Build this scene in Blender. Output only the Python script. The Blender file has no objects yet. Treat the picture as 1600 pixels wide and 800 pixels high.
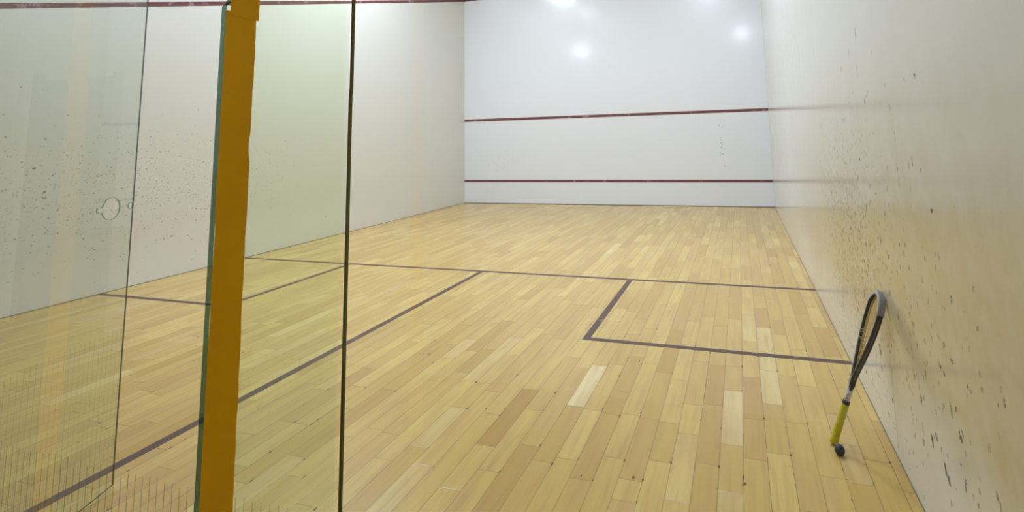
import bpy, bmesh, math, random
from mathutils import Vector, Matrix
random.seed(7)
scene = bpy.context.scene
col = scene.collection

# ------------------------------------------------------------------ court dimensions (metres)
XL, XR = -3.2, 3.2          # side walls
YB, YF = 0.0, 9.75          # glass back wall, front wall
H = 5.65                    # ceiling
YC = -2.0                   # back of the viewing corridor
HC = 2.75                   # corridor ceiling

# ------------------------------------------------------------------ material helpers
def srgb(r, g, b):
    f = lambda c: (c/12.92 if c <= 0.04045 else ((c+0.055)/1.055)**2.4)
    return (f(r/255), f(g/255), f(b/255), 1.0)

def new_mat(name):
    m = bpy.data.materials.new(name); m.use_nodes = True
    nt = m.node_tree
    for n in list(nt.nodes): nt.nodes.remove(n)
    out = nt.nodes.new('ShaderNodeOutputMaterial')
    return m, nt, out

def N(nt, kind, **kw):
    n = nt.nodes.new(kind)
    for k, v in kw.items(): setattr(n, k, v)
    return n

def math_node(nt, op, a, b=None, c=None, clamp=False):
    n = nt.nodes.new('ShaderNodeMath'); n.operation = op; n.use_clamp = clamp
    for i, v in enumerate((a, b, c)):
        if v is None: continue
        if isinstance(v, (int, float)): n.inputs[i].default_value = v
        else: nt.links.new(v, n.inputs[i])
    return n.outputs[0]

def mix_rgb(nt, fac, a, b, mode='MIX'):
    n = nt.nodes.new('ShaderNodeMix'); n.data_type = 'RGBA'; n.blend_type = mode
    for s, v in ((n.inputs[0], fac), (n.inputs[6], a), (n.inputs[7], b)):
        if isinstance(v, (int, float)): s.default_value = v
        elif isinstance(v, tuple): s.default_value = v
        else: nt.links.new(v, s)
    return n.outputs[2]

def noise(nt, vec, scale, detail=3, rough=.5, dim='3D'):
    n = nt.nodes.new('ShaderNodeTexNoise'); n.noise_dimensions = dim
    n.inputs['Scale'].default_value = scale; n.inputs['Detail'].default_value = detail
    n.inputs['Roughness'].default_value = rough
    if vec is not None: nt.links.new(vec, n.inputs['Vector'])
    return n.outputs['Fac']

def ramp(nt, fac, lo, hi):
    n = nt.nodes.new('ShaderNodeMapRange'); n.clamp = True
    n.inputs[1].default_value = lo; n.inputs[2].default_value = hi
    nt.links.new(fac, n.inputs[0]); return n.outputs[0]

def plain(name, color, rough=.5, metal=0.0, spec=.5, bump=0.0, bscale=60, var=0.06):
    m, nt, out = new_mat(name)
    p = N(nt, 'ShaderNodeBsdfPrincipled')
    tc = N(nt, 'ShaderNodeTexCoord').outputs['Object']
    nz = noise(nt, tc, bscale, 3)
    c2 = tuple(min(1, c*(1-var*2)) for c in color[:3]) + (1,)
    nt.links.new(mix_rgb(nt, ramp(nt, nz, .35, .65), color, c2), p.inputs['Base Color'])
    p.inputs['Roughness'].default_value = rough; p.inputs['Metallic'].default_value = metal
    p.inputs['Specular IOR Level'].default_value = spec
    if bump:
        b = N(nt, 'ShaderNodeBump'); b.inputs['Strength'].default_value = bump; b.inputs['Distance'].default_value = .001
        nt.links.new(nz, b.inputs['Height']); nt.links.new(b.outputs[0], p.inputs['Normal'])
    nt.links.new(p.outputs[0], out.inputs[0])
    return m

def wall_mat(name, base, stain, stain_amt, rough, spec=.5, bumpd=.0006, stain_z=(.15, .45, 1.0, 1.9), stain_y=(0, 9), coat=0.0):
    """glossy painted plaster; a soft yellow-brown ball stain lives in a band of height"""
    m, nt, out = new_mat(name)
    p = N(nt, 'ShaderNodeBsdfPrincipled')
    geo = N(nt, 'ShaderNodeNewGeometry').outputs['Position']
    sep = N(nt, 'ShaderNodeSeparateXYZ'); nt.links.new(geo, sep.inputs[0])
    z, y = sep.outputs[2], sep.outputs[1]
    patch = noise(nt, geo, 1.3, 4, .6)
    fine = noise(nt, geo, 9, 4, .65)
    zw = math_node(nt, 'ADD', z, math_node(nt, 'MULTIPLY', math_node(nt, 'SUBTRACT', patch, .5), .5))
    up = ramp(nt, zw, stain_z[0], stain_z[1])
    dn = math_node(nt, 'SUBTRACT', 1.0, ramp(nt, zw, stain_z[2], stain_z[3]))
    band = math_node(nt, 'MULTIPLY', up, dn)
    yb = math_node(nt, 'SUBTRACT', 1.0, ramp(nt, y, stain_y[0], stain_y[1]))
    band = math_node(nt, 'MULTIPLY', band, yb)
    amt = math_node(nt, 'MULTIPLY', math_node(nt, 'MULTIPLY', band, math_node(nt, 'ADD', .65, math_node(nt, 'MULTIPLY', fine, .7))), stain_amt, clamp=True)
    c = mix_rgb(nt, amt, base, stain)
    c = mix_rgb(nt, math_node(nt, 'MULTIPLY', ramp(nt, patch, .45, .75), .07), c, stain)
    nt.links.new(c, p.inputs['Base Color'])
    p.inputs['Roughness'].default_value = rough
    rr = math_node(nt, 'ADD', rough-.04, math_node(nt, 'MULTIPLY', fine, .09)); nt.links.new(rr, p.inputs['Roughness'])
    p.inputs['Specular IOR Level'].default_value = spec
    if coat: p.inputs['Coat Weight'].default_value = coat; p.inputs['Coat Roughness'].default_value = .14
    b1 = N(nt, 'ShaderNodeBump'); b1.inputs['Strength'].default_value = 1; b1.inputs['Distance'].default_value = bumpd
    big = noise(nt, geo, 5.5, 3, .5); nt.links.new(math_node(nt, 'ADD', big, math_node(nt, 'MULTIPLY', noise(nt, geo, 34, 2, .6), .12)), b1.inputs['Height'])
    nt.links.new(b1.outputs[0], p.inputs['Normal'])
    nt.links.new(p.outputs[0], out.inputs[0])
    return m

def scuff_mat(name, color, alpha):
    m, nt, out = new_mat(name)
    p = N(nt, 'ShaderNodeBsdfPrincipled'); p.inputs['Base Color'].default_value = color; p.inputs['Roughness'].default_value = .6
    t = N(nt, 'ShaderNodeBsdfTransparent'); mx = N(nt, 'ShaderNodeMixShader')
    geo = N(nt, 'ShaderNodeNewGeometry').outputs['Position']
    f = math_node(nt, 'MULTIPLY', ramp(nt, noise(nt, geo, 130, 2, .5), .3, .6), alpha, clamp=True)
    nt.links.new(f, mx.inputs[0]); nt.links.new(t.outputs[0], mx.inputs[1]); nt.links.new(p.outputs[0], mx.inputs[2])
    nt.links.new(mx.outputs[0], out.inputs[0]); return m

def line_mat(name, color, worn, wear, scale=5.0):
    """painted line, worn through in patches"""
    m, nt, out = new_mat(name)
    p = N(nt, 'ShaderNodeBsdfPrincipled')
    geo = N(nt, 'ShaderNodeNewGeometry').outputs['Position']
    a = noise(nt, geo, scale, 2, .5); b = noise(nt, geo, 90, 3, .7)
    f = math_node(nt, 'MULTIPLY', ramp(nt, a, wear, wear+.08), ramp(nt, b, .42, .58))
    nt.links.new(mix_rgb(nt, math_node(nt, 'MULTIPLY', f, .75), mix_rgb(nt, math_node(nt, 'MULTIPLY', b, .25), color, worn), worn), p.inputs['Base Color'])
    p.inputs['Roughness'].default_value = .42; p.inputs['Specular IOR Level'].default_value = .22
    nt.links.new(p.outputs[0], out.inputs[0]); return m

def glass_mat(name, tint, stripes=None, ior=1.5, boost=1.75):
    """toughened plate glass seen through: straight transmission with tint, Fresnel reflection on the outer face"""
    m, nt, out = new_mat(name)
    geo = N(nt, 'ShaderNodeNewGeometry')
    fr = N(nt, 'ShaderNodeFresnel'); fr.inputs[0].default_value = ior
    front = math_node(nt, 'SUBTRACT', 1.0, geo.outputs['Backfacing'])
    fac = math_node(nt, 'MULTIPLY', math_node(nt, 'MULTIPLY', fr.outputs[0], boost), front, clamp=True)
    t = N(nt, 'ShaderNodeBsdfTransparent'); t.inputs[0].default_value = tint
    g = N(nt, 'ShaderNodeBsdfGlossy'); g.inputs['Roughness'].default_value = 0.0
    mx = N(nt, 'ShaderNodeMixShader')
    nt.links.new(fac, mx.inputs[0]); nt.links.new(t.outputs[0], mx.inputs[1]); nt.links.new(g.outputs[0], mx.inputs[2])
    res = mx.outputs[0]
    if stripes:                              # thin etched safety lines along the bottom of the pane
        pitch, width, top, phase, amt = stripes
        tc = N(nt, 'ShaderNodeTexCoord').outputs['Object']
        sep = N(nt, 'ShaderNodeSeparateXYZ'); nt.links.new(tc, sep.inputs[0])
        fx = math_node(nt, 'FRACT', math_node(nt, 'DIVIDE', math_node(nt, 'ADD', sep.outputs[0], phase), pitch))
        on = math_node(nt, 'LESS_THAN', fx, width/pitch)
        cell = math_node(nt, 'FLOOR', math_node(nt, 'DIVIDE', math_node(nt, 'ADD', sep.outputs[0], phase), pitch))
        wn = N(nt, 'ShaderNodeTexWhiteNoise', noise_dimensions='1D'); nt.links.new(cell, wn.inputs['W'])
        topz = math_node(nt, 'ADD', top, math_node(nt, 'MULTIPLY', wn.outputs['Value'], -.012))
        low = math_node(nt, 'LESS_THAN', sep.outputs[2], topz)
        f = math_node(nt, 'MULTIPLY', math_node(nt, 'MULTIPLY', math_node(nt, 'MULTIPLY', on, low), front), amt)
        d = N(nt, 'ShaderNodeBsdfDiffuse'); d.inputs[0].default_value = srgb(180, 172, 140)
        m2 = N(nt, 'ShaderNodeMixShader')
        nt.links.new(f, m2.inputs[0]); nt.links.new(res, m2.inputs[1]); nt.links.new(d.outputs[0], m2.inputs[2])
        res = m2.outputs[0]
    nt.links.new(res, out.inputs[0]); return m

def glass_edge_mat(name, color, through, solid=.35):
    """sawn glass edge: deep green light from inside the pane, a little surface scatter"""
    m, nt, out = new_mat(name)
    d = N(nt, 'ShaderNodeBsdfDiffuse')
    tc = N(nt, 'ShaderNodeTexCoord').outputs['Object']
    nz = noise(nt, tc, 14, 4, .6)
    nt.links.new(mix_rgb(nt, nz, color, tuple(c*.6 for c in color[:3])+(1,)), d.inputs[0])
    t = N(nt, 'ShaderNodeBsdfTransparent'); t.inputs[0].default_value = through
    mx = N(nt, 'ShaderNodeMixShader'); mx.inputs[0].default_value = solid
    nt.links.new(t.outputs[0], mx.inputs[1]); nt.links.new(d.outputs[0], mx.inputs[2])
    nt.links.new(mx.outputs[0], out.inputs[0]); return m

def emit_mat(name, color, strength):
    m, nt, out = new_mat(name)
    e = N(nt, 'ShaderNodeEmission'); e.inputs[0].default_value = color; e.inputs[1].default_value = strength
    nt.links.new(e.outputs[0], out.inputs[0]); return m

# ------------------------------------------------------------------ mesh helpers
def obj(name, bm, mats, parent=None, smooth=False, loc=None):
    me = bpy.data.meshes.new(name); bm.to_mesh(me); bm.free()
    for m in (mats if isinstance(mats, (list, tuple)) else [mats]): me.materials.append(m)
    if smooth:
        for p in me.polygons: p.use_smooth = True
    o = bpy.data.objects.new(name, me); col.objects.link(o)
    if parent is not None: o.parent = parent
    if loc is not None: o.location = loc
    return o

def empty(name, loc=(0, 0, 0)):
    o = bpy.data.objects.new(name, None); col.objects.link(o); o.location = loc; o.empty_display_size = .1
    return o

def tag(o, label=None, cat=None, group=None, kind=None):
    if label: o['label'] = label
    if cat: o['category'] = cat
    if group: o['group'] = group
    if kind: o['kind'] = kind
    return o

def box(bm, x0, x1, y0, y1, z0, z1, mi=0, bevel=0):
    r = bmesh.ops.create_cube(bm, size=1)
    vs = r['verts']
    for v in vs:
        v.co = Vector(((x0+x1)/2 + v.co.x*(x1-x0), (y0+y1)/2 + v.co.y*(y1-y0), (z0+z1)/2 + v.co.z*(z1-z0)))
    fs = set(f for v in vs for f in v.link_faces)
    if bevel:
        es = set(e for f in fs for e in f.edges)
        rb = bmesh.ops.bevel(bm, geom=list(es), offset=bevel, segments=2, affect='EDGES', profile=.5)
        fs = set(f for f in fs if f.is_valid) | set(rb['faces'])
    for f in fs: f.material_index = mi
    return list(fs)

def poly(bm, pts, mi=0):
    f = bm.faces.new([bm.verts.new(p) for p in pts]); f.material_index = mi; return f

def lathe(bm, prof, seg=24, mi=0, M=Matrix()):
    rings = []
    for r, z in prof:
        rings.append([bm.verts.new(M @ Vector((r*math.cos(2*math.pi*i/seg), r*math.sin(2*math.pi*i/seg), z))) for i in range(seg)])
    for a, b in zip(rings, rings[1:]):
        for i in range(seg):
            f = bm.faces.new((a[i], a[(i+1) % seg], b[(i+1) % seg], b[i])); f.material_index = mi
    f = bm.faces.new(list(reversed(rings[0]))); f.material_index = mi
    f = bm.faces.new(rings[-1]); f.material_index = mi

def sweep(bm, path, frames, section, mi=0, closed=False):
    """path points with (u, v) axes, a section of (a, b) offsets"""
    rings = []
    for p, (u, v) in zip(path, frames):
        rings.append([bm.verts.new(p + u*a + v*b) for a, b in section])
    n = len(section); k = len(rings)
    for i in range(k if closed else k-1):
        a, b = rings[i], rings[(i+1) % k]
        for j in range(n):
            f = bm.faces.new((a[j], a[(j+1) % n], b[(j+1) % n], b[j])); f.material_index = mi
    if not closed:
        bm.faces.new(list(reversed(rings[0]))).material_index = mi
        bm.faces.new(rings[-1]).material_index = mi

# ------------------------------------------------------------------ materials
M_front = wall_mat('front wall paint', srgb(229, 229, 230), srgb(214, 210, 198), .25, .30, bumpd=.0009, coat=.42)
M_side = wall_mat('side wall paint', srgb(224, 221, 211), srgb(190, 172, 122), .8, .16, bumpd=.0009,
                  stain_z=(.16, .5, 1.0, 1.9), stain_y=(2.6, 6.0))
M_sideL = wall_mat('left wall paint', srgb(222, 219, 209), srgb(200, 192, 166), .35, .24, bumpd=.0005,
                   stain_z=(.2, .6, 1.5, 2.6), stain_y=(4.5, 9))
M_ceil = plain('ceiling paint', srgb(226, 226, 222), .8, var=.02, bscale=3)
M_corr = plain('corridor paint', srgb(205, 206, 202), .7, var=.02, bscale=3)
M_corr_floor = plain('corridor carpet', srgb(70, 72, 74), .95, bump=.5, bscale=240)
M_red = line_mat('red wall line', srgb(92, 8, 14), srgb(190, 170, 168), .60, 7)
M_purple = line_mat('purple floor line', srgb(66, 36, 44), srgb(186, 160, 112), .64, 4)
M_sc_dark = scuff_mat('ball scuff dark', srgb(72, 66, 52), .8)
M_sc_mid = scuff_mat('ball scuff brown', srgb(110, 98, 68), .55)
M_sc_faint = scuff_mat('ball scuff faint', srgb(128, 116, 80), .32)
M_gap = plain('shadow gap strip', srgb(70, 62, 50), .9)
M_glass_fix = glass_mat('back wall glass', (.978, .987, .976, 1), stripes=(.0218, .0026, .652, .004, .45))
M_glass_clear = glass_mat('back wall clear glass', (.985, .995, .982, 1))
M_glass_door = glass_mat('door glass', (.935, .965, .940, 1), stripes=(.0218, .0028, .63, 0.0, .2))
M_glass_fin = glass_mat('fin glass', (.945, .981, .912, 1))
M_edge = glass_edge_mat('green glass edge', srgb(110, 150, 126), (.20, .31, .24, 1))
M_edge_clear = glass_edge_mat('clear glass edge', srgb(130, 150, 130), (.985, .99, .985, 1), .015)
M_edge_hole = glass_edge_mat('cut-out glass edge', srgb(130, 178, 150), (.42, .66, .54, 1), .3)
M_edge_dark = glass_edge_mat('dark glass edge', srgb(80, 88, 76), (.10, .13, .11, 1))
M_silicone, _nt, _out = new_mat('olive silicone')
_d = N(_nt, 'ShaderNodeBsdfDiffuse'); _d.inputs[0].default_value = srgb(140, 128, 70)
_t = N(_nt, 'ShaderNodeBsdfTranslucent'); _t.inputs[0].default_value = srgb(150, 138, 72)
_m = N(_nt, 'ShaderNodeMixShader'); _m.inputs[0].default_value = .5
_nt.links.new(_d.outputs[0], _m.inputs[1]); _nt.links.new(_t.outputs[0], _m.inputs[2]); _nt.links.new(_m.outputs[0], _out.inputs[0])
M_tape = plain('yellow tape', srgb(255, 186, 0), .6, spec=.15, var=.04, bscale=9)
M_steel = plain('brushed steel', srgb(150, 150, 150), .35, metal=1.0)
M_black = plain('black plastic', srgb(22, 22, 24), .5)

# ------------------------------------------------------------------ floor: maple boards along the court
def build_floor():
    m, nt, out = new_mat('maple boards')
    p = N(nt, 'ShaderNodeBsdfPrincipled')
    ca = N(nt, 'ShaderNodeAttribute', attribute_name='tone')
    cs = N(nt, 'ShaderNodeSeparateColor'); nt.links.new(ca.outputs['Color'], cs.inputs[0])
    tone, seed, lite = cs.outputs[0], cs.outputs[1], cs.outputs[2]
    geo = N(nt, 'ShaderNodeNewGeometry').outputs['Position']
    sep = N(nt, 'ShaderNodeSeparateXYZ'); nt.links.new(geo, sep.inputs[0])
    cmb = N(nt, 'ShaderNodeCombineXYZ')
    nt.links.new(math_node(nt, 'MULTIPLY', sep.outputs[0], 38), cmb.inputs[0])
    nt.links.new(math_node(nt, 'MULTIPLY', sep.outputs[1], 2.2), cmb.inputs[1])
    nt.links.new(math_node(nt, 'MULTIPLY', seed, 40), cmb.inputs[2])
    grain = noise(nt, cmb.outputs[0], 1.0, 4, .6)
    cmb2 = N(nt, 'ShaderNodeCombineXYZ')
    nt.links.new(math_node(nt, 'MULTIPLY', sep.outputs[0], 9), cmb2.inputs[0])
    nt.links.new(math_node(nt, 'MULTIPLY', sep.outputs[1], 1.6), cmb2.inputs[1])
    nt.links.new(math_node(nt, 'MULTIPLY', seed, 90), cmb2.inputs[2])
    cloud = noise(nt, cmb2.outputs[0], 1.0, 3, .55)
    dirt = noise(nt, geo, 1.1, 4, .6)
    c = mix_rgb(nt, tone, srgb(214, 184, 103), srgb(182, 144, 68))
    c = mix_rgb(nt, lite, c, srgb(232, 212, 160))
    c = mix_rgb(nt, math_node(nt, 'MULTIPLY', ramp(nt, cloud, .40, .74), .62), c, srgb(190, 150, 92))
    c = mix_rgb(nt, math_node(nt, 'MULTIPLY', ramp(nt, grain, .48, .8), .5), c, srgb(170, 128, 74))
    c = mix_rgb(nt, math_node(nt, 'MULTIPLY', ramp(nt, dirt, .5, .8), .16), c, srgb(150, 122, 78))
    # joints from the board's own uv (metres from its edges)
    uv = N(nt, 'ShaderNodeUVMap', uv_map='edge').outputs[0]
    su = N(nt, 'ShaderNodeSeparateXYZ'); nt.links.new(uv, su.inputs[0])
    e = math_node(nt, 'MINIMUM', su.outputs[0], su.outputs[1])
    jn = noise(nt, geo, 3.0, 3, .7)
    jw = math_node(nt, 'MULTIPLY', ramp(nt, jn, .36, .68), .0011)
    joint = math_node(nt, 'LESS_THAN', e, math_node(nt, 'ADD', jw, .0003))
    soft = math_node(nt, 'SUBTRACT', 1.0, ramp(nt, e, 0.0, .005))
    c = mix_rgb(nt, math_node(nt, 'MULTIPLY', soft, .16), c, srgb(120, 88, 48))
    c = mix_rgb(nt, math_node(nt, 'MULTIPLY', joint, .72), c, srgb(84, 60, 34))
    nt.links.new(c, p.inputs['Base Color'])
    r = math_node(nt, 'ADD', .18, math_node(nt, 'MULTIPLY', dirt, .12)); nt.links.new(r, p.inputs['Roughness'])
    p.inputs['Specular IOR Level'].default_value = .40
    b = N(nt, 'ShaderNodeBump'); b.inputs['Strength'].default_value = .5; b.inputs['Distance'].default_value = .0006
    nt.links.new(ramp(nt, e, 0, .002), b.inputs['Height']); nt.links.new(b.outputs[0], p.inputs['Normal'])
    nt.links.new(p.outputs[0], out.inputs[0])

    rnd = random.Random(21)
    W = .0955; x00 = 2.3945
    bm = bmesh.new(); uvl = bm.loops.layers.uv.new('edge'); cl = bm.loops.layers.float_color.new('tone')
    marks = []
    k0 = math.floor((XL-x00)/W); k1 = math.ceil((XR-x00)/W)
    # boards the photograph shows as much paler or darker than their neighbours: (row x, y from, y to, tone, lite)
    fixed = {-7: [(1.83, 2.33, .0, .72)], 0: [(2.02, 2.50, .85, 0)], 1: [(1.68, 2.20, .1, .42)], 3: [(2.10, 2.50, .0, .45)],
             -5: [(1.28, 1.80, .62, 0)], -3: [(.55, 1.2, .2, .1)], -1: [(1.25, 1.72, .1, .15)]}
    for k in range(k0, k1):
        xa, xb = max(XL, x00+k*W), min(XR, x00+(k+1)*W)
        cuts = [0.0]; y = rnd.uniform(.1, .8)
        while y < YF:
            cuts.append(y); y += rnd.choice((.30, .42, .5, .5, .62, .75, .95)) * rnd.uniform(.85, 1.15)
        cuts.append(YF)
        spec = {}
        for ya, yb, tn, lt in fixed.get(k, []):
            cuts = [c for c in cuts if c < ya-.12 or c > yb+.12] + [ya, yb]; cuts.sort(); spec[ya] = (tn, lt)
        for ya, yb in zip(cuts, cuts[1:]):
            if yb-ya < .02: continue
            f = bm.faces.new([bm.verts.new(q) for q in ((xa, ya, 0), (xb, ya, 0), (xb, yb, 0), (xa, yb, 0))])
            t = min(1, max(0, rnd.gauss(.36, .20))); lt = 0.0
            if rnd.random() < .10: t = rnd.uniform(.55, .82)
            if rnd.random() < .05: lt = rnd.uniform(.15, .35)
            if ya in spec: t, lt = spec[ya]
            cc = (t, rnd.random(), lt, 1)
            # four loops: u = distance to the nearer long edge is not linear, so split the board along its middle
            for l in f.loops: l[cl] = cc
            f.tag = True
            if rnd.random() < .65: marks.append((xb, ya + rnd.uniform(-.01, .02)))
            if rnd.random() < .35: marks.append((xb - rnd.uniform(0, .004), rnd.uniform(ya, yb)))
    # split every board in 2 x 2 so that the uv can hold the distance to the nearest edge
    bm2 = bmesh.new(); uv2 = bm2.loops.layers.uv.new('edge'); cl2 = bm2.loops.layers.float_color.new('tone')
    for f in bm.faces:
        xs = sorted(set(round(v.co.x, 6) for v in f.verts)); ys = sorted(set(round(v.co.y, 6) for v in f.verts))
        xa, xb, ya, yb = xs[0], xs[-1], ys[0], ys[-1]; xm, ym = (xa+xb)/2, (ya+yb)/2; cc = f.loops[0][cl][:]
        for (a, b2, u0, u1) in ((xa, xm, 0, xm-xa), (xm, xb, xb-xm, 0)):
            for (c2, d, v0, v1) in ((ya, ym, 0, ym-ya), (ym, yb, yb-ym, 0)):
                g = bm2.faces.new([bm2.verts.new(q) for q in ((a, c2, 0), (b2, c2, 0), (b2, d, 0), (a, d, 0))])
                for l, u in zip(g.loops, ((u0, v0), (u1, v0), (u1, v1), (u0, v1))):
                    l[uv2].uv = u; l[cl2] = cc
    bm.free()
    # dark nail spots beside the joints and a few gouges
    def spot(x, y, a, b, mi):
        n = 7; ph = rnd.uniform(0, 6)
        poly(bm2, [(x+a*math.cos(ph+2*math.pi*i/n)*rnd.uniform(.6, 1.1), y+b*math.sin(ph+2*math.pi*i/n)*rnd.uniform(.6, 1.1), .0004) for i in range(n)], mi)
    for x, y in marks:
        if x < XR-.02 and .05 < y < YF-.05 and rnd.random() < .8:
            s = rnd.uniform(.5, 1.15); spot(x, y, .0054*s, .0125*s, 1)
    for (x, y, a, b) in ((2.165, 1.345, .007, .014), (2.585, 1.46, .004, .022), (2.59, 1.42, .006, .012), (1.96, 1.30, .004, .012), (1.99, 2.45, .004, .03)):
        spot(x, y, a, b, 1)
    o = obj('floor', bm2, [m, scuff_mat('nail spots', srgb(52, 36, 24), 1.3)])
    return tag(o, kind='structure')

floor = build_floor()

def floor_line(x0, x1, y0, y1):
    bm = bmesh.new(); box(bm, x0, x1, y0, y1, 0.0, .0009)
    return obj('court_line', bm, M_purple, floor)
LW = .05
SY = 4.245                                            # short line, near edge
floor_line(XL, XR, SY, SY+LW)
floor_line(-.015, .035, 0.02, SY)                     # half court line
floor_line(1.553, 1.603, 2.70, SY)                    # right service box
floor_line(1.603, XR, 2.70, 2.75)
floor_line(-1.665, -1.615, 2.69, SY)                  # left service box
floor_line(XL, -1.665, 2.69, 2.74)

# ------------------------------------------------------------------ walls with their ball scuffs
def scuff_poly(bm, mapf, a, b, sa, sb, mi, rnd, rot=0.0):
    n = rnd.choice((5, 6, 7)); ph = rnd.uniform(0, 6); pts = []
    for i in range(n):
        t = ph + 2*math.pi*i/n; k = rnd.uniform(.5, 1.15)
        p_, q_ = sa*k*math.cos(t), sb*k*math.sin(t)
        pts.append(mapf(a + p_*math.cos(rot) - q_*math.sin(rot), b + p_*math.sin(rot) + q_*math.cos(rot)))
    poly(bm, pts, mi)

def build_walls():
    rnd = random.Random(5)
    T = .15
    # right wall
    bm = bmesh.new(); box(bm, XR, XR+T, YC, YF+T, -.02, H)
    mp = lambda y, z: (XR-.0005, y, z)
    # individually visible marks: y, z, half length, half height, shade
    big = [(1.05, 1.53, .010, .014, 1), (1.16, 1.52, .008, .011, 1), (1.84, 1.81, .010, .045, 1), (1.58, 1.69, .008, .03, 2), (1.88, 1.62, .008, .03, 1),
           (1.79, 1.49, .008, .018, 2), (2.27, 1.68, .012, .025, 2), (2.03, 1.74, .010, .03, 2), (1.17, 1.25, .010, .014, 1), (1.03, 1.10, .018, .010, 1),
           (1.08, 1.22, .008, .008, 1), (1.14, .80, .012, .012, 2), (1.00, .82, .012, .010, 2), (1.08, .71, .010, .012, 2), (.97, .68, .012, .012, 1),
           (.86, .65, .010, .012, 1), (1.40, .47, .010, .022, 1), (1.34, .42, .010, .026, 0), (1.25, .33, .012, .030, 0), (1.145, .305, .014, .020, 0), (1.12, .275, .014, .022, 0),
           (1.20, .36, .02, .02, 1), (.985, .54, .010, .016, 1), (.97, .48, .011, .026, 0), (1.03, .52, .012, .020, 1), (.955, .50, .010, .016, 1),
           (1.09, .62, .010, .012, 0), (1.06, .61, .010, .010, 0), (.97, .36, .014, .02, 1), (.94, .27, .013, .018, 2), (1.02, .22, .008, .026, 1),
           (1.12, .22, .008, .022, 2), (.74, .45, .009, .02, 1), (1.92, .37, .030, .028, 1), (1.15, .69, .010, .02, 2), (1.47, .31, .008, .012, 2)]
    for y, z, a, b, s in big:
        for q in range(2):
            scuff_poly(bm, mp, y+rnd.gauss(0, a*.5), z+rnd.gauss(0, b*.4), a*.8, b*.75, 1+s, rnd, rnd.uniform(-.2, .35))
    for i in range(2000):
        y = min(5.5, max(1.35, rnd.gauss(2.2, .45) + abs(rnd.gauss(0, .35)))); z = min(2.0, max(.12, rnd.gauss(.72, .33)))
        s = rnd.uniform(.3, 1.0)
        scuff_poly(bm, mp, y, z, .013*s*rnd.uniform(.4, 1.1), .016*s, rnd.choice((2, 3, 3, 3, 3, 3, 3)), rnd, rnd.uniform(-.3, .3))
    for i in range(130):
        y = max(.35, rnd.gauss(1.25, .33)); z = max(.05, rnd.gauss(.55, .26)); s = rnd.uniform(.3, 1.0)
        scuff_poly(bm, mp, y, z, .010*s, .017*s, rnd.choice((2, 3, 3)), rnd, rnd.uniform(-.3, .4))
    # panel joint below the racket head
    poly(bm, [(XR-.0004, 1.742, .02), (XR-.0004, 1.748, .02), (XR-.0004, 1.748, .60), (XR-.0004, 1.742, .60)], 3)
    wr = obj('wall_right', bm, [M_side, M_sc_dark, M_sc_mid, M_sc_faint]); tag(wr, kind='structure')
    # left wall
    bm = bmesh.new(); box(bm, XL-T, XL, YC, YF+T, -.02, H)
    mp = lambda y, z: (XL+.0005, y, z)
    for i in range(1700):
        y = rnd.choice((rnd.gauss(2.4, .5), rnd.gauss(3.6, .8), rnd.gauss(3.4, .9))); z = max(.12, rnd.gauss(.95, .34)); s = rnd.uniform(.3, 1.0)
        if not .2 < y < 8: continue
        scuff_poly(bm, mp, y, z, .012*s, .0075*s, rnd.choice((2, 2, 3, 3, 3, 3, 3)), rnd, rnd.uniform(-.9, .9))
    for y, z, a, b in ((3.35, .42, .03, .009), (3.28, .41, .012, .007), (3.2, .41, .01, .006), (2.13, 1.21, .018, .01), (2.22, 1.0, .016, .012), (3.9, .66, .01, .01), (5.6, .55, .012, .01), (5.6, .3, .01, .008)):
        scuff_poly(bm, mp, y, z, a, b, 1, rnd, .2)
    wl = obj('wall_left', bm, [M_sideL, M_sc_dark, M_sc_mid, M_sc_faint]); tag(wl, kind='structure')
    # front wall
    bm = bmesh.new(); box(bm, XL, XR, YF, YF+T, -.02, H)
    mp = lambda x, z: (x, YF-.0005, z)
    for i in range(26):
        scuff_poly(bm, mp, 2.32+rnd.gauss(0, .02), 1.10+rnd.gauss(0, .16), .012*rnd.uniform(.4, 1), .022*rnd.uniform(.4, 1), rnd.choice((2, 3)), rnd)
    for i in range(28):
        scuff_poly(bm, mp, rnd.gauss(-2.3, .4), rnd.gauss(.95, .15), .012*rnd.uniform(.4, 1), .014*rnd.uniform(.4, 1), rnd.choice((2, 3)), rnd)
    for i in range(30):
        scuff_poly(bm, mp, rnd.uniform(-3.1, 3.1), rnd.uniform(.2, 2.6), .010*rnd.uniform(.4, 1), .010*rnd.uniform(.4, 1), 3, rnd)
    wf = obj('wall_front', bm, [M_front, M_sc_dark, M_sc_mid, M_sc_faint]); tag(wf, kind='structure')
    return wr, wl, wf
wall_right, wall_left, wall_front = build_walls()

def wall_line(parent, z0, z1):                        # horizontal red line on the front wall
    bm = bmesh.new(); box(bm, XL+.002, XR-.002, YF-.0012, YF, z0, z1); return obj('court_line', bm, M_red, parent)
wall_line(wall_front, 1.775, 1.83)                    # service line
wall_line(wall_front, .452, .502)                     # board line
wall_line(wall_front, 4.54, 4.59)                     # out line
def slope_line(parent, x0, x1):
    bm = bmesh.new(); ya, za, yb, zb, t = .05, 2.109, YF, 4.54, .05
    q = [(ya, za), (yb, zb), (yb, zb+t), (ya, za+t)]
    a = [bm.verts.new((x0, y, z)) for y, z in q]; b = [bm.verts.new((x1, y, z)) for y, z in q]
    bm.faces.new(a); bm.faces.new(list(reversed(b)))
    for i in range(4): bm.faces.new((a[i], b[i], b[(i+1) % 4], a[(i+1) % 4]))
    bmesh.ops.recalc_face_normals(bm, faces=bm.faces)
    return obj('court_line', bm, M_red, parent)
slope_line(wall_left, XL, XL+.0012); slope_line(wall_right, XR-.0012, XR)

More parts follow.
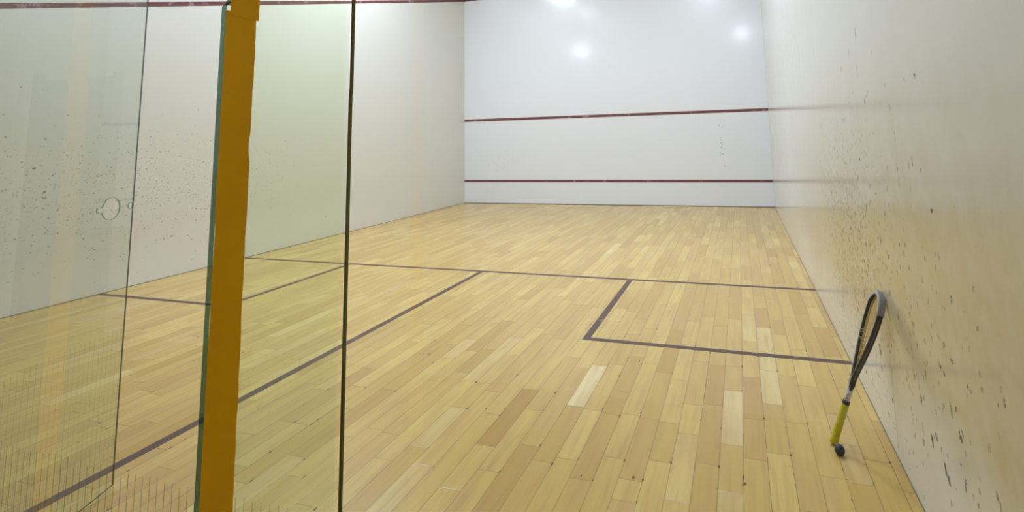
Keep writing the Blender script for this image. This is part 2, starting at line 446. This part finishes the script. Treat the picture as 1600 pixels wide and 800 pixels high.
bm = bmesh.new(); box(bm, XL, XR, YF-.004, YF, 0, .010); tag(obj('gap_strip_front', bm, M_gap), kind='structure')  # dark strip painted in for the shade of the gap under the front wall
bm = bmesh.new(); box(bm, XL, XL+.003, .02, YF, 0, .006); tag(obj('gap_strip_left', bm, plain('left gap strip', srgb(132, 122, 96), .8)), kind='structure')  # brownish strip stands in for the dark gap line at the left wall
bm = bmesh.new(); box(bm, XR-.003, XR, .02, YF, 0, .005); tag(obj('gap_strip_right', bm, plain('right gap strip', srgb(140, 128, 96), .8)), kind='structure')  # strip colour stands in for the dark gaps along the right wall
bm = bmesh.new(); box(bm, XL-.15, XR+.15, -.15, YF+.15, H, H+.12); tag(obj('ceiling', bm, M_ceil), kind='structure')
# plaster above the glass, viewing corridor behind it
bm = bmesh.new(); box(bm, XL, XR, -.15, 0.0, HC, H); tag(obj('wall_back', bm, M_ceil), kind='structure')
bm = bmesh.new(); box(bm, XL-.15, XR+.15, YC-.15, -.15, HC, HC+.12); tag(obj('ceiling', bm, M_corr), kind='structure')
bm = bmesh.new(); box(bm, XL, XR, YC-.15, YC, -.02, HC); tag(obj('wall_corridor', bm, M_corr), kind='structure')
bm = bmesh.new(); box(bm, XL, XR, YC, -.008, -.02, 0.0); tag(obj('floor', bm, M_corr_floor), kind='structure')

def corridor_door():
    grey = plain('corridor door grey', srgb(92, 96, 98), .5, var=.03); fr = plain('door frame grey', srgb(120, 122, 122), .5)
    bm = bmesh.new(); box(bm, -2.86, -1.96, YC, YC+.04, 0.0, 1.93, bevel=.004)
    d = tag(obj('door_2', bm, grey), kind='structure')
    bm = bmesh.new(); box(bm, -2.93, -2.86, YC, YC+.05, 0, 2.0); obj('door_frame', bm, fr, d)
    bm = bmesh.new(); box(bm, -1.96, -1.93, YC, YC+.05, 0, 1.96); obj('door_frame', bm, fr, d)
    bm = bmesh.new(); box(bm, -2.12, -2.02, YC+.06, YC+.08, 1.0, 1.02, bevel=.004); box(bm, -2.04, -2.02, YC+.04, YC+.07, 1.0, 1.02); obj('door_handle', bm, M_steel, d)
corridor_door()

# ------------------------------------------------------------------ glass back wall
GT = .012
HINGE = Vector((.437, 0, 0)); CORNER = Vector((.163, .731, 0))
DU = (CORNER-HINGE).normalized(); DW = .782
def pane(name, x0, x1, z0, z1, face, edge):
    bm = bmesh.new()
    box(bm, -(x1-x0)/2, (x1-x0)/2, -GT/2, GT/2, 0, z1-z0)
    for f in bm.faces: f.material_index = 0 if abs(f.normal.y) > .5 else 1
    return tag(obj(name, bm, [face, edge], loc=((x0+x1)/2, -GT/2, z0)), kind='structure')
pane('window_1', .45, 1.881, .004, HC-.01, M_glass_fix, M_edge_clear)
pane('window_2', 1.893, XR-.004, .004, HC-.01, M_glass_clear, M_edge_clear)
pane('window_3', XL+.004, -.36, .004, HC-.01, M_glass_fix, M_edge_dark)

def build_door():
    """toughened glass leaf with a round flush-ring cut-out and a latch hole, swung into the court"""
    cu = bpy.data.curves.new('leaf_outline', 'CURVE'); cu.dimensions = '2D'; cu.fill_mode = 'BOTH'; cu.extrude = .0032
    def spl(pts):
        s = cu.splines.new('POLY'); s.points.add(len(pts)-1); s.use_cyclic_u = True
        for q, (x, y) in zip(s.points, pts): q.co = (x, y, 0, 1)
    spl([(.012, .012), (DW, .012), (DW, 2.11), (.012, 2.11)])
    cx, cz, r = .6660, 1.1128, .0445
    a0 = math.radians(180-13); hole = []
    for i in range(41):
        t = a0 - (2*math.pi - 2*math.radians(13))*i/40
        hole.append((cx+r*math.cos(t), cz+r*math.sin(t)))
    hole += [(.612, 1.1045), (.599, 1.1035), (.5955, 1.113), (.599, 1.1225), (.612, 1.1215)]
    spl(hole)
    spl([(.768+.0125*math.cos(t*math.pi/10), 1.113+.0135*math.sin(t*math.pi/10)) for t in range(20)])
    tmp = bpy.data.objects.new('tmp', cu); col.objects.link(tmp)
    dg = bpy.context.evaluated_depsgraph_get()
    me = bpy.data.meshes.new_from_object(tmp.evaluated_get(dg))
    bpy.data.objects.remove(tmp); bpy.data.curves.remove(cu)
    bm = bmesh.new(); bm.from_mesh(me); bpy.data.meshes.remove(me)
    bmesh.ops.remove_doubles(bm, verts=bm.verts, dist=1e-5)
    bmesh.ops.recalc_face_normals(bm, faces=bm.faces)
    # local: x along leaf, y up, z thickness -> x, z, y
    for v in bm.verts: v.co = Vector((v.co.x, -v.co.z, v.co.y))
    bmesh.ops.recalc_face_normals(bm, faces=bm.faces)
    for f in bm.faces:
        f.smooth = False
        hc = f.calc_center_median()
        inhole = (hc.x-.66)**2+(hc.z-1.113)**2 < .09**2 or (hc.x-.768)**2+(hc.z-1.113)**2 < .02**2
        f.material_index = 0 if abs(f.normal.y) > .7 else (2 if inhole else 1)
    root = obj('door_1', bm, [M_glass_door, M_edge_dark, M_edge_hole], loc=HINGE)
    root.rotation_euler = (0, 0, math.atan2(DU.y, DU.x))
    tag(root, kind='structure')
    for z in (.02, 1.98):                              # patch hinges on the hinge edge
        bm = bmesh.new(); box(bm, .0, .11, -.018, .018, z, z+.12, bevel=.004)
        obj('hinge', bm, M_steel, root)
    return root
door = build_door()

# ------------------------------------------------------------------ glass support fins, taped yellow
def build_fin(label):
    root = empty('glass_fin', (1.890, 0, 0))
    tag(root, label, 'glass fin', None)
    zs = 1.574                                          # step where the lower and the upper glass meet
    bm = bmesh.new()
    prof = [(-GT, .004), (-.291, .004), (-.291, zs-.004), (-.284, zs+.004), (-.284, HC-.012), (-GT, HC-.012)]
    A = [bm.verts.new((-.010, y, z)) for y, z in prof]; B = [bm.verts.new((0, y, z)) for y, z in prof]
    bm.faces.new(A); bm.faces.new(list(reversed(B)))
    for i in range(6): bm.faces.new((A[i], B[i], B[(i+1) % 6], A[(i+1) % 6]))
    bmesh.ops.recalc_face_normals(bm, faces=bm.faces)
    for f in bm.faces: f.material_index = 0 if abs(f.normal.x) > .5 else (1 if f.normal.y < -.3 else 2)
    obj('glass_plate', bm, [M_glass_fin, M_edge, M_edge_clear], root)
    rnd = random.Random(3)
    for z0, z1, ya, yb in ((.01, zs-.010, -.2912, -.2378), (zs-.016, HC-.02, -.2842, -.2343)):
        bm = bmesh.new(); n = 90; L, R = [], []
        w1 = w2 = 0
        for i in range(n+1):
            z = z0+(z1-z0)*i/n
            w1 = .5*w1+rnd.gauss(0, .0004); w2 = .35*w2+rnd.gauss(0, .00045)
            e = (-.0014 if rnd.random() < .05 else 0) + (.0012 if z > 1.45 else 0)
            L.append((ya+w1, z)); R.append((yb+w2+e, z))
        xo = .0008 if z0 > 1 else 0
        va = [[bm.verts.new((x+xo, y, z)) for y, z in L] for x in (.0001, .0009)]
        vb = [[bm.verts.new((x+xo, y, z)) for y, z in R] for x in (.0001, .0009)]
        for i in range(n):
            bm.faces.new((va[1][i], vb[1][i], vb[1][i+1], va[1][i+1])); bm.faces.new((va[0][i], va[0][i+1], vb[0][i+1], vb[0][i]))
            bm.faces.new((va[0][i], va[1][i], va[1][i+1], va[0][i+1])); bm.faces.new((vb[0][i], vb[0][i+1], vb[1][i+1], vb[1][i]))
        bm.faces.new((va[0][0], vb[0][0], vb[1][0], va[1][0])); bm.faces.new((va[0][n], va[1][n], vb[1][n], vb[0][n]))
        bmesh.ops.recalc_face_normals(bm, faces=bm.faces)
        obj('yellow_tape', bm, M_tape, root)
    bm = bmesh.new()                                    # silicone bead where fin meets the back glass
    prof = [(-.0038, .0010, .004), (-.0038, .0010, 1.450), (-.0022, .0026, 1.462), (-.0022, .0026, HC-.012)]
    rr = [[bm.verts.new(q) for q in ((a, -.006, z), (b, -.006, z), (b, 0, z), (a, 0, z))] for a, b, z in prof]
    for A, B in zip(rr, rr[1:]):
        for i in range(4): bm.faces.new((A[i], A[(i+1) % 4], B[(i+1) % 4], B[i]))
    bm.faces.new(list(reversed(rr[0]))); bm.faces.new(rr[-1])
    obj('silicone_joint', bm, M_silicone, root)
    return root
fin = build_fin('tall glass fin with worn yellow tape along its green front edge')
def copy_tree(o, parent=None):
    c = o.copy(); col.objects.link(c); c.parent = parent
    for ch in list(o.children): copy_tree(ch, c)
    return c
fin2 = copy_tree(fin); fin2.location = (.622, 0, 0)
tag(fin2, 'glass fin seen only as a faint yellow stripe reflected left of the round door hole')

# ------------------------------------------------------------------ squash racket leaning on the right wall
def build_racket():
    root = empty('squash_racket')
    tag(root, 'black squash racket with yellow grip leaning upright against the right wall', 'racket')
    az, el = -.077, 1.2258
    ax = Vector((math.cos(el)*math.cos(az), math.cos(el)*math.sin(az), math.sin(el)))
    e1 = ax.cross(Vector((0, 1, 0))).normalized(); e2 = ax.cross(e1).normalized()
    w = e2; n = ax.cross(w)                            # w runs towards the camera side, n is the face normal
    base = Vector((2.9605, 1.7972, .0075))
    M = Matrix((( w.x, n.x, ax.x, base.x), (w.y, n.y, ax.y, base.y), (w.z, n.z, ax.z, base.z), (0, 0, 0, 1)))
    root.matrix_world = M
    # local axes: x = head width (+x to the near side), y = face normal, z = along the racket
    L, b, sm, s0, hn = .680, .0886, .586, .300, .0080
    def h(s):
        if s > sm: return b*math.sqrt(max(0, 1-((s-sm)/(L-sm))**2))
        t = min(1, max(0, (s-s0)/(sm-s0))); return hn+(b-hn)*math.sin(math.pi/2*t)**1.15
    gold = plain('racket dark gold', srgb(112, 94, 36), .4, var=.1)
    blk = plain('racket black', srgb(26, 24, 26), .3, var=.1)
    silver = plain('racket silver', srgb(214, 210, 208), .4)
    grey = plain('head guard grey', srgb(134, 130, 134), .45)
    white = plain('racket lettering white', srgb(214, 214, 222), .5)
    yel = plain('yellow grip', srgb(206, 196, 20), .65, bump=.4, bscale=300)
    # outline from one side of the shaft over the tip to the other
    half = []
    s = .234
    while s < .60: half.append((h(s), s)); s += .012
    for i in range(19):
        a = math.pi/2*i/18
        s_ = sm+(L-sm)*math.sin(a)
        if s_ > .60: half.append((b*math.cos(a), s_))
    pts = [Vector((-x, 0, z)) for x, z in half[:-1]] + [Vector((0, 0, L))] + [Vector((x, 0, z)) for x, z in reversed(half[:-1])]
    fr = []
    for i, p_ in enumerate(pts):
        t = (pts[min(len(pts)-1, i+1)] - pts[max(0, i-1)]).normalized()
        fr.append((Vector((-t.z, 0, t.x)), Vector((0, 1, 0))))   # u outward
    hw, hd, c = .0072, .0112, .0030
    for i in (0, 1, 2, -1, -2, -3):
        k = (.15, .5, .85)[i if i >= 0 else -i-1]; fr[i] = (fr[i][0]*k, fr[i][1]*k)
    sec = [(-hw, -hd+c), (-hw+c, -hd), (hw-c, -hd), (hw, -hd+c), (hw, hd-c), (hw-c, hd), (-hw+c, hd), (-hw, hd-c)]
    bm = bmesh.new(); sweep(bm, pts, fr, sec); bmesh.ops.recalc_face_normals(bm, faces=bm.faces)
    frame = obj('frame', bm, blk, root, smooth=False)
    # gold band along the outside of both rails
    for sg in (-1, 1):
        sub = [(p_, f_) for p_, f_ in zip(pts, fr) if p_.x*sg > 0 and .29 < p_.z < .60]
        bm = bmesh.new(); sweep(bm, [q[0] for q in sub], [q[1] for q in sub], [(hw-.001, -.0024), (hw+.0005, -.0024), (hw+.0005, .0026), (hw-.001, .0026)])
        bmesh.ops.recalc_face_normals(bm, faces=bm.faces); obj('rail_stripe', bm, gold, frame)
    # grey head guard wrapped over the tip
    sub = [(p_, f_) for p_, f_ in zip(pts, fr) if p_.z > .606]
    bm = bmesh.new()
    g = .0016
    sweep(bm, [q[0] for q in sub], [q[1] for q in sub], [(-.001, -hd-g), (hw+g, -hd-g), (hw+g*2, -hd+.002), (hw+g*2, hd-.002), (hw+g, hd+g), (-.001, hd+g), (-.001, hd-.001), (hw, hd-.001), (hw, -hd+.001), (-.001, -hd+.001)])
    bmesh.ops.recalc_face_normals(bm, faces=bm.faces); guard = obj('head_guard', bm, grey, root)
    bm = bmesh.new(); sweep(bm, [q[0] for q in sub[2:-2]], [q[1] for q in sub[2:-2]], [(-hw, -hd-.0026), (hw+.001, -hd-.0026), (hw+.001, -hd-.0008), (-hw, -hd-.0008)])
    bmesh.ops.recalc_face_normals(bm, faces=bm.faces); obj('guard_rim', bm, plain('guard rim cream', srgb(178, 170, 152), .5), guard)
    # grommet strip on the inside of the rails
    for sg in (-1, 1):
        sub = [(p_, f_) for p_, f_ in zip(pts, fr) if p_.x*sg > 0 and .33 < p_.z < .60]
        bm = bmesh.new(); sweep(bm, [q[0] for q in sub], [q[1] for q in sub], [(-hw-.0012, -.0012), (-hw+.001, -.0012), (-hw+.001, .0092), (-hw-.0012, .0092)])
        bmesh.ops.recalc_face_normals(bm, faces=bm.faces); obj('grommet_strip', bm, plain('grommet olive', srgb(128, 122, 34), .5), frame)
    # strings
    def string(bm, a, b_, r):
        d = (b_-a).normalized(); u = d.cross(Vector((0, 1, 0))).normalized(); v = d.cross(u)
        k = 5; s_ = [(r*math.cos(2*math.pi*i/k), r*math.sin(2*math.pi*i/k)) for i in range(k)]
        sweep(bm, [a, b_], [(u, v), (u, v)], s_)
    bm = bmesh.new()
    for i in range(-8, 9):
        x = i*.0094; zlo = .335
        while h(zlo) - .005 < abs(x): zlo += .002
        zhi = sm+(L-sm)*math.sqrt(max(0, 1-(x/b)**2)) - .003
        string(bm, Vector((x*(.35 if zlo < .36 else 1), .0006, zlo)), Vector((x, .0006, zhi)), .00075)
    bmesh.ops.recalc_face_normals(bm, faces=bm.faces)
    obj('main_strings', bm, plain('string yellow', srgb(226, 204, 70), .4), root)
    bm = bmesh.new()
    z = .352
    while z < L-.012:
        xx = h(z)-.002; string(bm, Vector((-xx, -.0006, z)), Vector((xx, -.0006, z)), .0011); z += .0108
    bmesh.ops.recalc_face_normals(bm, faces=bm.faces)
    obj('cross_strings', bm, plain('string amber', srgb(164, 110, 58), .4), root)
    # vibration stop: the pale knot on the near rail
    bm = bmesh.new(); x_ = h(.487)-.006; box(bm, x_-.004, x_+.005, -.0128, -.003, .478, .489, bevel=.001)
    obj('string_knot', bm, white, root)
    # silver shaft wedge between the merging rails, dark collar, lettered sleeve
    bm = bmesh.new()
    wd = [(.0120, .0118, .190), (.0118, .0120, .222), (.0106, .0122, .244), (.0056, .0122, .276), (.0014, .0114, .306)]
    pth = [Vector((0, 0, q[2])) for q in wd]
    rings = []
    for a, d, z in wd:
        rings.append([bm.verts.new((a*math.cos(t*math.pi/6), d*math.sin(t*math.pi/6), z)) for t in range(12)])
    for A, B in zip(rings, rings[1:]):
        for i in range(12): bm.faces.new((A[i], A[(i+1) % 12], B[(i+1) % 12], B[i]))
    bm.faces.new(list(reversed(rings[0]))); bm.faces.new(rings[-1])
    sleeve = obj('shaft', bm, silver, root, smooth=True)
    return root, frame, sleeve, h, blk, white, yel, silver, M
racket, frame, shaft, hfun, blk, white, yel, silver, RM = build_racket()

def racket_extras():
    sq = Matrix.Scale(1.0, 4)
    bm = bmesh.new()
    prof = [(.0150, .0), (.0178, .002), (.0182, .010), (.0172, .022)]
    z = .030; i = 0
    while z < .168:                                     # wound grip tape: shallow ridges
        k = (z-.03)/.138; r = .0160-.0006*k
        prof += [(r-.0006, z), (r, z+.004), (r, z+.016)]; z += .021; i += 1
    prof += [(.0150, .1775), (.0140, .181)]
    lathe(bm, prof, 28)
    for v in bm.verts: v.co.x *= .92
    obj('grip', bm, yel, racket, smooth=True)
    bm = bmesh.new(); lathe(bm, [(.0130, -.0018), (.0146, -.0010), (.0146, .0004)], 24); obj('butt_cap', bm, blk, racket, smooth=True)
    bm = bmesh.new(); lathe(bm, [(.0150, .179), (.0154, .181), (.0150, .193), (.0125, .1945)], 24); obj('grip_collar', bm, blk, racket, smooth=True)
    # dark letter marks on the pale shaft sleeve, and pale ones up the far rail's face
    def text(body, size, place, m, parent, name):
        """place(advance, up, out) -> local point on the racket"""
        cu = bpy.data.curves.new(name, 'FONT'); cu.body = body; cu.size = size; cu.extrude = .0002; cu.align_x = 'LEFT'; cu.align_y = 'CENTER'
        t = bpy.data.objects.new(name, cu); col.objects.link(t)
        dg = bpy.context.evaluated_depsgraph_get(); me = bpy.data.meshes.new_from_object(t.evaluated_get(dg))
        bpy.data.objects.remove(t); bpy.data.curves.remove(cu)
        for v in me.vertices: v.co = Vector(place(*v.co))
        me.materials.append(m)
        o = bpy.data.objects.new(name, me); col.objects.link(o); o.parent = parent
        return o
    return text
text = racket_extras()

def racket_letters():
    hw, hd = .0072, .0112
    # pale characters running up the inside of the far rail; only the X and Q can be read in the photograph, the rest are strokes
    inner = lambda z: -hfun(z)+hw+.0002
    for body, zz in (('X', .352), ('Q', .384)):
        text(body, .0120, lambda p, q, r, z0=zz: (inner(z0+p)+r, -.0058-q, z0+p), white, frame, 'letter')
    rnd = random.Random(4)
    zs = [.399+.0082*i for i in range(8)] + [.326, .335, .478, .490]
    for z in zs:
        bm = bmesh.new(); yo = -.0058
        q = [(-.0034, 0), (.0034, 0), (.0034, .0052), (.0016, .0052), (.0016, .0018), (-.0016, .0018), (-.0016, .0056), (-.0034, .0056)]
        if rnd.random() < .4: q = [(-.0034, 0), (.0034, 0), (.0034, .0018), (-.0016, .0018), (-.0016, .0054), (-.0034, .0054)]
        A = [bm.verts.new((inner(z+v)-.0002, yo-u, z+v)) for u, v in q]; B = [bm.verts.new((inner(z+v)+.0002, yo-u, z+v)) for u, v in q]
        bm.faces.new(A); bm.faces.new(list(reversed(B)))
        for i in range(len(q)): bm.faces.new((A[i], B[i], B[(i+1) % len(q)], A[(i+1) % len(q)]))
        bmesh.ops.recalc_face_normals(bm, faces=bm.faces)
        obj('letter', bm, white, frame)
    # two dark characters on the side of the pale sleeve that faces the camera
    for body, zz in (('X', .203), ('D', .2170)):
        text(body, .0150, lambda p, q, r, z0=zz: (.0119+r-.0018*(q/.006)**2, -.0020-q, z0+p), blk, shaft, 'letter')
racket_letters()

# ------------------------------------------------------------------ squash ball
bm = bmesh.new(); bmesh.ops.create_uvsphere(bm, u_segments=40, v_segments=24, radius=.0205)
ball = obj('squash_ball', bm, plain('ball rubber', srgb(50, 50, 62), .55, bump=.25, bscale=420, var=.04), smooth=True, loc=(2.973, 1.716, .0222))
ball.scale = (.98, .98, 1.08)
tag(ball, 'small dark blue rubber squash ball on the boards beside the racket grip', 'ball')

# ------------------------------------------------------------------ lamps
def ceiling_light(x, y, wx, wy, strength, label, color=(.69, .80, 1.02, 1)):
    root = empty('ceiling_light', (x, y, H)); tag(root, label, 'ceiling light')
    bm = bmesh.new()
    box(bm, -wx/2-.04, wx/2+.04, -wy/2-.04, -wy/2, -.09, 0); box(bm, -wx/2-.04, wx/2+.04, wy/2, wy/2+.04, -.09, 0)
    box(bm, -wx/2-.04, -wx/2, -wy/2, wy/2, -.09, 0); box(bm, wx/2, wx/2+.04, -wy/2, wy/2, -.09, 0)
    box(bm, -wx/2, wx/2, -wy/2, wy/2, -.01, 0)
    obj('housing', bm, M_ceil, root)
    bm = bmesh.new(); poly(bm, [(-wx/2, -wy/2, -.07), (-wx/2, wy/2, -.07), (wx/2, wy/2, -.07), (wx/2, -wy/2, -.07)])
    obj('diffuser', bm, emit_mat('lamp diffuser', color, strength), root)
    return root
S = 1.86
for x, y, s, l in ((-2.2, 5.6, 42, 'ceiling lamp nearest the front wall on the left'), (2.0, 5.6, 40, 'ceiling lamp nearest the front wall on the right'),
                   (-2.0, 3.4, 13, 'middle ceiling lamp on the left side of the court'), (2.0, 3.4, 9.5, 'middle ceiling lamp on the right side of the court'),
                   (-1.7, 1.6, 5, 'ceiling lamp nearest the glass wall on the left'), (1.7, 1.6, 2.5, 'ceiling lamp nearest the glass wall on the right')):
    ceiling_light(x, y, .55, 1.25, s*S, l)

bm = bmesh.new(); lathe(bm, [(.17, -.05), (.19, -.04), (.19, 0)], 28)  # added corridor fill lamp, never in view, brightens the fin tape
root = empty('ceiling_light', (2.2, -1.2, HC)); tag(root, 'added unseen round fill lamp on the low corridor ceiling outside the glass', 'ceiling light')
obj('housing', bm, M_ceil, root)
bm = bmesh.new(); poly(bm, [(.16*math.cos(-t*math.pi/12), .16*math.sin(-t*math.pi/12), -.052) for t in range(24)]); obj('diffuser', bm, emit_mat('added fill diffuser', (1, .95, .85, 1), 4.0), root)

def floodlight(x, y, z, aim, strength, label):
    root = empty('floodlight', (x, y, z)); tag(root, label, 'floodlight')
    d = (Vector(aim)-Vector((x, y, z))).normalized()
    root.rotation_euler = d.to_track_quat('-Z', 'Y').to_euler()
    bm = bmesh.new()
    box(bm, -.20, .20, -.13, -.12, -.01, .12); box(bm, -.20, .20, .12, .13, -.01, .12); box(bm, -.20, -.19, -.12, .12, -.01, .12); box(bm, .19, .20, -.12, .12, -.01, .12)
    box(bm, -.20, .20, -.13, .13, .11, .12); obj('housing', bm, M_black, root)
    bm = bmesh.new(); poly(bm, [(-.19, -.12, 0), (-.19, .12, 0), (.19, .12, 0), (.19, -.12, 0)]); obj('lens', bm, emit_mat('flood lens', (.69, .80, 1.02, 1), strength), root)
    bm = bmesh.new(); side = -1 if x < 0 else 1
    bm.free(); bm = bmesh.new(); inv = (Matrix.Translation(root.location) @ root.rotation_euler.to_matrix().to_4x4()).inverted()
    box(bm, min(side*XR, x), max(side*XR, x), y-.02, y+.02, z-.02, z+.02, bevel=.004); box(bm, side*XR-.012, side*XR+.012, y-.06, y+.06, z-.08, z+.08, bevel=.003)
    for v in bm.verts: v.co = inv @ v.co
    obj('bracket', bm, M_black, root)
floodlight(-2.95, 1.0, 4.70, (-.5, 9.75, 2.0), 135, 'black floodlight high on the left wall near the glass')
floodlight(2.95, 1.0, 4.90, (1.5, 9.75, 2.0), 135, 'black floodlight high on the right wall near the glass')

w = bpy.data.worlds.new('World'); scene.world = w; w.use_nodes = True
w.node_tree.nodes['Background'].inputs[0].default_value = (.02, .02, .02, 1)

# ------------------------------------------------------------------ camera
f_px, cx, cy = 827.916, 890.54, 116.0
cam_d = bpy.data.cameras.new('camera'); cam = bpy.data.objects.new('camera', cam_d); col.objects.link(cam)
cam_d.sensor_fit = 'HORIZONTAL'; cam_d.sensor_width = 36; cam_d.lens = f_px*36/1600
cam_d.shift_x = -(cx-800)/1600; cam_d.shift_y = -(400-cy)/1600
cam_d.clip_start = .02
a, b, c = -.304147, .120943, -.024721
fw = Vector((math.sin(a)*math.cos(b), math.cos(a)*math.cos(b), math.sin(b)))
r0 = Vector((math.cos(a), -math.sin(a), 0)); u0 = r0.cross(fw)
rr = math.cos(c)*r0 + math.sin(c)*u0; uu = -math.sin(c)*r0 + math.cos(c)*u0
cam.matrix_world = Matrix(((rr.x, uu.x, -fw.x, 2.6487), (rr.y, uu.y, -fw.y, -.90803), (rr.z, uu.z, -fw.z, 1.34944), (0, 0, 0, 1)))
scene.camera = cam

scene.cycles.transparent_max_bounces = 32
scene.cycles.max_bounces = 10; scene.cycles.diffuse_bounces = 5; scene.cycles.glossy_bounces = 5
vs = scene.view_settings
scene.display_settings.display_device = 'sRGB'
vs.view_transform = 'Standard'; vs.look = 'None'; vs.gamma = 1; vs.use_curve_mapping = False
vs.exposure = 0.0
